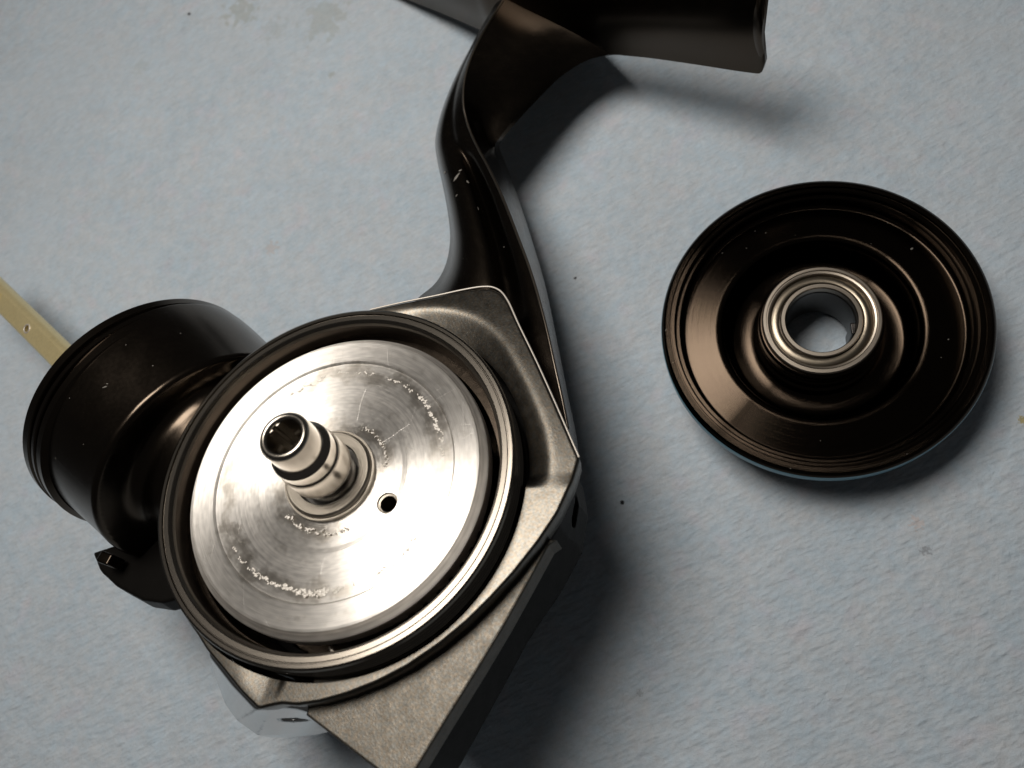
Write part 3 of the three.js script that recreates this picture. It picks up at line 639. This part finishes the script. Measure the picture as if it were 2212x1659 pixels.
  const arcs = [[[500, 1180], [770, 1290], 14.1, 0.28, 0.08], [[560, 1250], [740, 1300], 13.9, 0.2, 0.10], [[640, 1275], [700, 1290], 14.4, 0.15, 0.10], [[690, 790], [860, 815], 14.0, 0.22, 0.07], [[860, 815], [960, 950], 14.1, 0.25, 0.08], [[930, 880], [970, 1010], 13.9, 0.25, 0.08], [[600, 830], [700, 800], 13.6, 0.3, 0.06], [[820, 1250], [920, 1180], 14.1, 0.3, 0.08], [[600, 1110], [700, 1165], 6.9, 0.25, 0.07], [[640, 1130], [760, 1160], 7.3, 0.22, 0.07], [[800, 900], [850, 1000], 7.0, 0.3, 0.06]];
  arcs.forEach(([p, q, r, amp, rad], i) => { let a = ang(p), b = ang(q); while (b - a > Math.PI) b -= 2 * Math.PI; while (b - a < -Math.PI) b += 2 * Math.PI; beads.push(bead(r, a, b, amp, rad, i * 7.3 + 1)); });
  const gr = part('grease_smear', finish(mergeGeometries(beads)), M.grease, gear, 'wavy beads of pale grease on the gear face'); gr.userData.kind = 'stuff';
}

// ---------------------------------------------------------------- the side cover lying beside the reel
const cover = thing('side_cover', 'round black side cover lying open side up with a bearing in its centre', 'cover');
{
  const H = 10.2, r = ray([1774, 692]), t = (T0.dot(upC) + H) / r.dot(upC), w = toWorld(r.multiplyScalar(t));
  cover.position.set(w.x, 0, w.z);
  const place = (g) => { g.rotateX(-Math.PI / 2); g.scale(0.001 * K, 0.001, 0.001 * K); return g; };
  const R = 23.9, K = 0.912, lean = camera.position.clone().sub(cover.position); lean.y = 0; lean.normalize();
  cover.quaternion.setFromUnitVectors(V(0, 1, 0), V(lean.x * 0.01, 1, lean.z * 0.01).normalize());
  cover.position.y = 0.0004;
  const inside = [[9.6, 2.6], [10.4, 2.2], [12.6, 2.2], [13.6, 2.8], [14.1, 4.0], [14.2, 6.4], [14.5, 7.2], [15.1, 7.55], [15.8, 7.5], [20.2, 6.75], [20.7, 6.85], [20.95, 7.3, 1], [21.0, 8.9, 1], [21.15, 9.0, 1], [21.6, 9.0, 1], [21.7, 9.7, 1], [21.9, 9.85, 1], [22.3, 9.85, 1], [22.38, 9.6, 1], [22.52, 9.6, 1], [22.6, 9.95, 1], [23.2, 9.98, 1], [23.6, 9.8], [R, 9.3]];
  part('cover_dish', place(lathe(inside, 220)), M.cap, cover, 'black dished inside with turned rim grooves');
  part('cover_edge', place(lathe([[R, 9.3], [R + 0.12, 8.9], [R + 0.1, 7.5]], 200)), M.teal, cover, 'thin teal blue line round the rim');
  const outside = [[R + 0.1, 7.5], [23.0, 6.4], [21.0, 4.9], [18, 2.6], [15.4, 0.8], [13, 0.15], [10, 0.1], [7, 0.1], [5.4, 0.4], [5.0, 1.2], [5.0, 8.9]];
  part('cover_shell', place(lathe(outside, 160)), M.capOut, cover);
  const boss = [[8.1, 9.2], [8.45, 9.6], [8.95, 9.5], [9.1, 9.0], [9.1, 7.6, 1], [8.8, 7.45, 1], [8.8, 7.0, 1], [9.1, 6.85, 1], [9.1, 5.0, 1], [9.5, 4.8, 1], [9.55, 3.2], [9.6, 2.6]];
  part('boss', place(lathe(boss, 140)), M.cap, cover, 'black raised boss holding the bearing');
  // specks of dust and lint on the black inside
  const zAt = (r) => { for (let i = 1; i < inside.length; i++) if (r <= inside[i][0] && inside[i][0] > inside[i - 1][0]) return mix(inside[i - 1][1], inside[i][1], clamp((r - inside[i - 1][0]) / (inside[i][0] - inside[i - 1][0]))); return 9.9; };
  for (let i = 0; i < 16; i++) {
    const r = i % 4 === 0 ? 22.7 + rnd() * 0.6 : 15.6 + rnd() * 4.8, a = rnd() * 6.283, k = 0.05 + 0.07 * rnd() * rnd() + (i === 3 ? 0.08 : 0);
    const g = new THREE.DodecahedronGeometry(k, 0); g.scale(1 + rnd() * (i % 5 ? 0.8 : 5), 1, 0.5); g.rotateZ(rnd() * 6.283); g.translate(r * Math.cos(a), r * Math.sin(a), zAt(r) + 0.03);
    part(i ? 'dust_speck_' + String(i).padStart(3, '0') : 'dust_speck', place(g), M.dust, cover);
  }
  // bearing
  const outer = [[7.35, 8.0], [7.35, 10.2, 1], [7.5, 10.45, 1], [7.75, 10.5, 1], [7.8, 10.3, 1], [7.95, 10.3, 1], [8.0, 10.55, 1], [8.4, 10.55, 1], [8.6, 10.35, 1], [8.6, 8.6]];
  const bear = part('bearing', place(lathe(outer, 140)), M.bearing, cover, 'silver ball bearing ring');
  part('shield', place(lathe([[6.05, 10.0], [6.15, 10.15], [6.6, 10.16], [7.15, 10.08], [7.3, 9.9], [7.36, 9.9]], 120)), M.shield, bear, 'brownish ring shield of the bearing');
  part('inner_race', place(lathe([[5.1, 5.0, 1], [5.1, 10.2, 1], [5.25, 10.4, 1], [5.75, 10.4, 1], [5.9, 10.25, 1], [5.9, 9.2, 1], [6.05, 9.2, 1], [6.05, 9.9, 1]], 120)), M.bearing, bear);
  // notch key inside the bore
  const kb = new RoundedBoxGeometry(0.8, 1.8, 6, 2, 0.2); kb.translate(4.75, -1.0, 5.2);
  part('bore_key', place(kb), M.capOut, cover);
}

// ---------------------------------------------------------------- the lamp, out of the picture
{
  const lamp = thing('work_lamp', 'square white work lamp shining down on the cloth', 'lamp');
  lamp.position.copy(lampLight.position); lamp.quaternion.copy(lampLight.quaternion);
  lamp.rotateY(Math.PI);                             // -z of the group now points away from the table
  const back = new RoundedBoxGeometry(LAMP_SIZE + 0.016, LAMP_SIZE + 0.016, 0.02, 3, 0.004); back.translate(0, 0, -0.0165);
  const sgn = V(0, 0, 1).applyQuaternion(lamp.quaternion).dot(LAMP_DIR) < 0 ? 1 : -1;
  if (sgn < 0) back.translate(0, 0, 0.033);
  part('lamp_housing', back, new THREE.MeshStandardMaterial({ color: lin(0.6, 0.6, 0.6), roughness: 0.5 }), lamp);
  const face = new THREE.PlaneGeometry(LAMP_SIZE, LAMP_SIZE); face.translate(0, 0, -0.004 * sgn);
  part('lamp_diffuser', face, new THREE.MeshStandardMaterial({ color: 0xffffff, emissive: lin(1, 0.925, 0.83), emissiveIntensity: 3, side: THREE.DoubleSide }), lamp);
}
renderer.render(scene, camera);
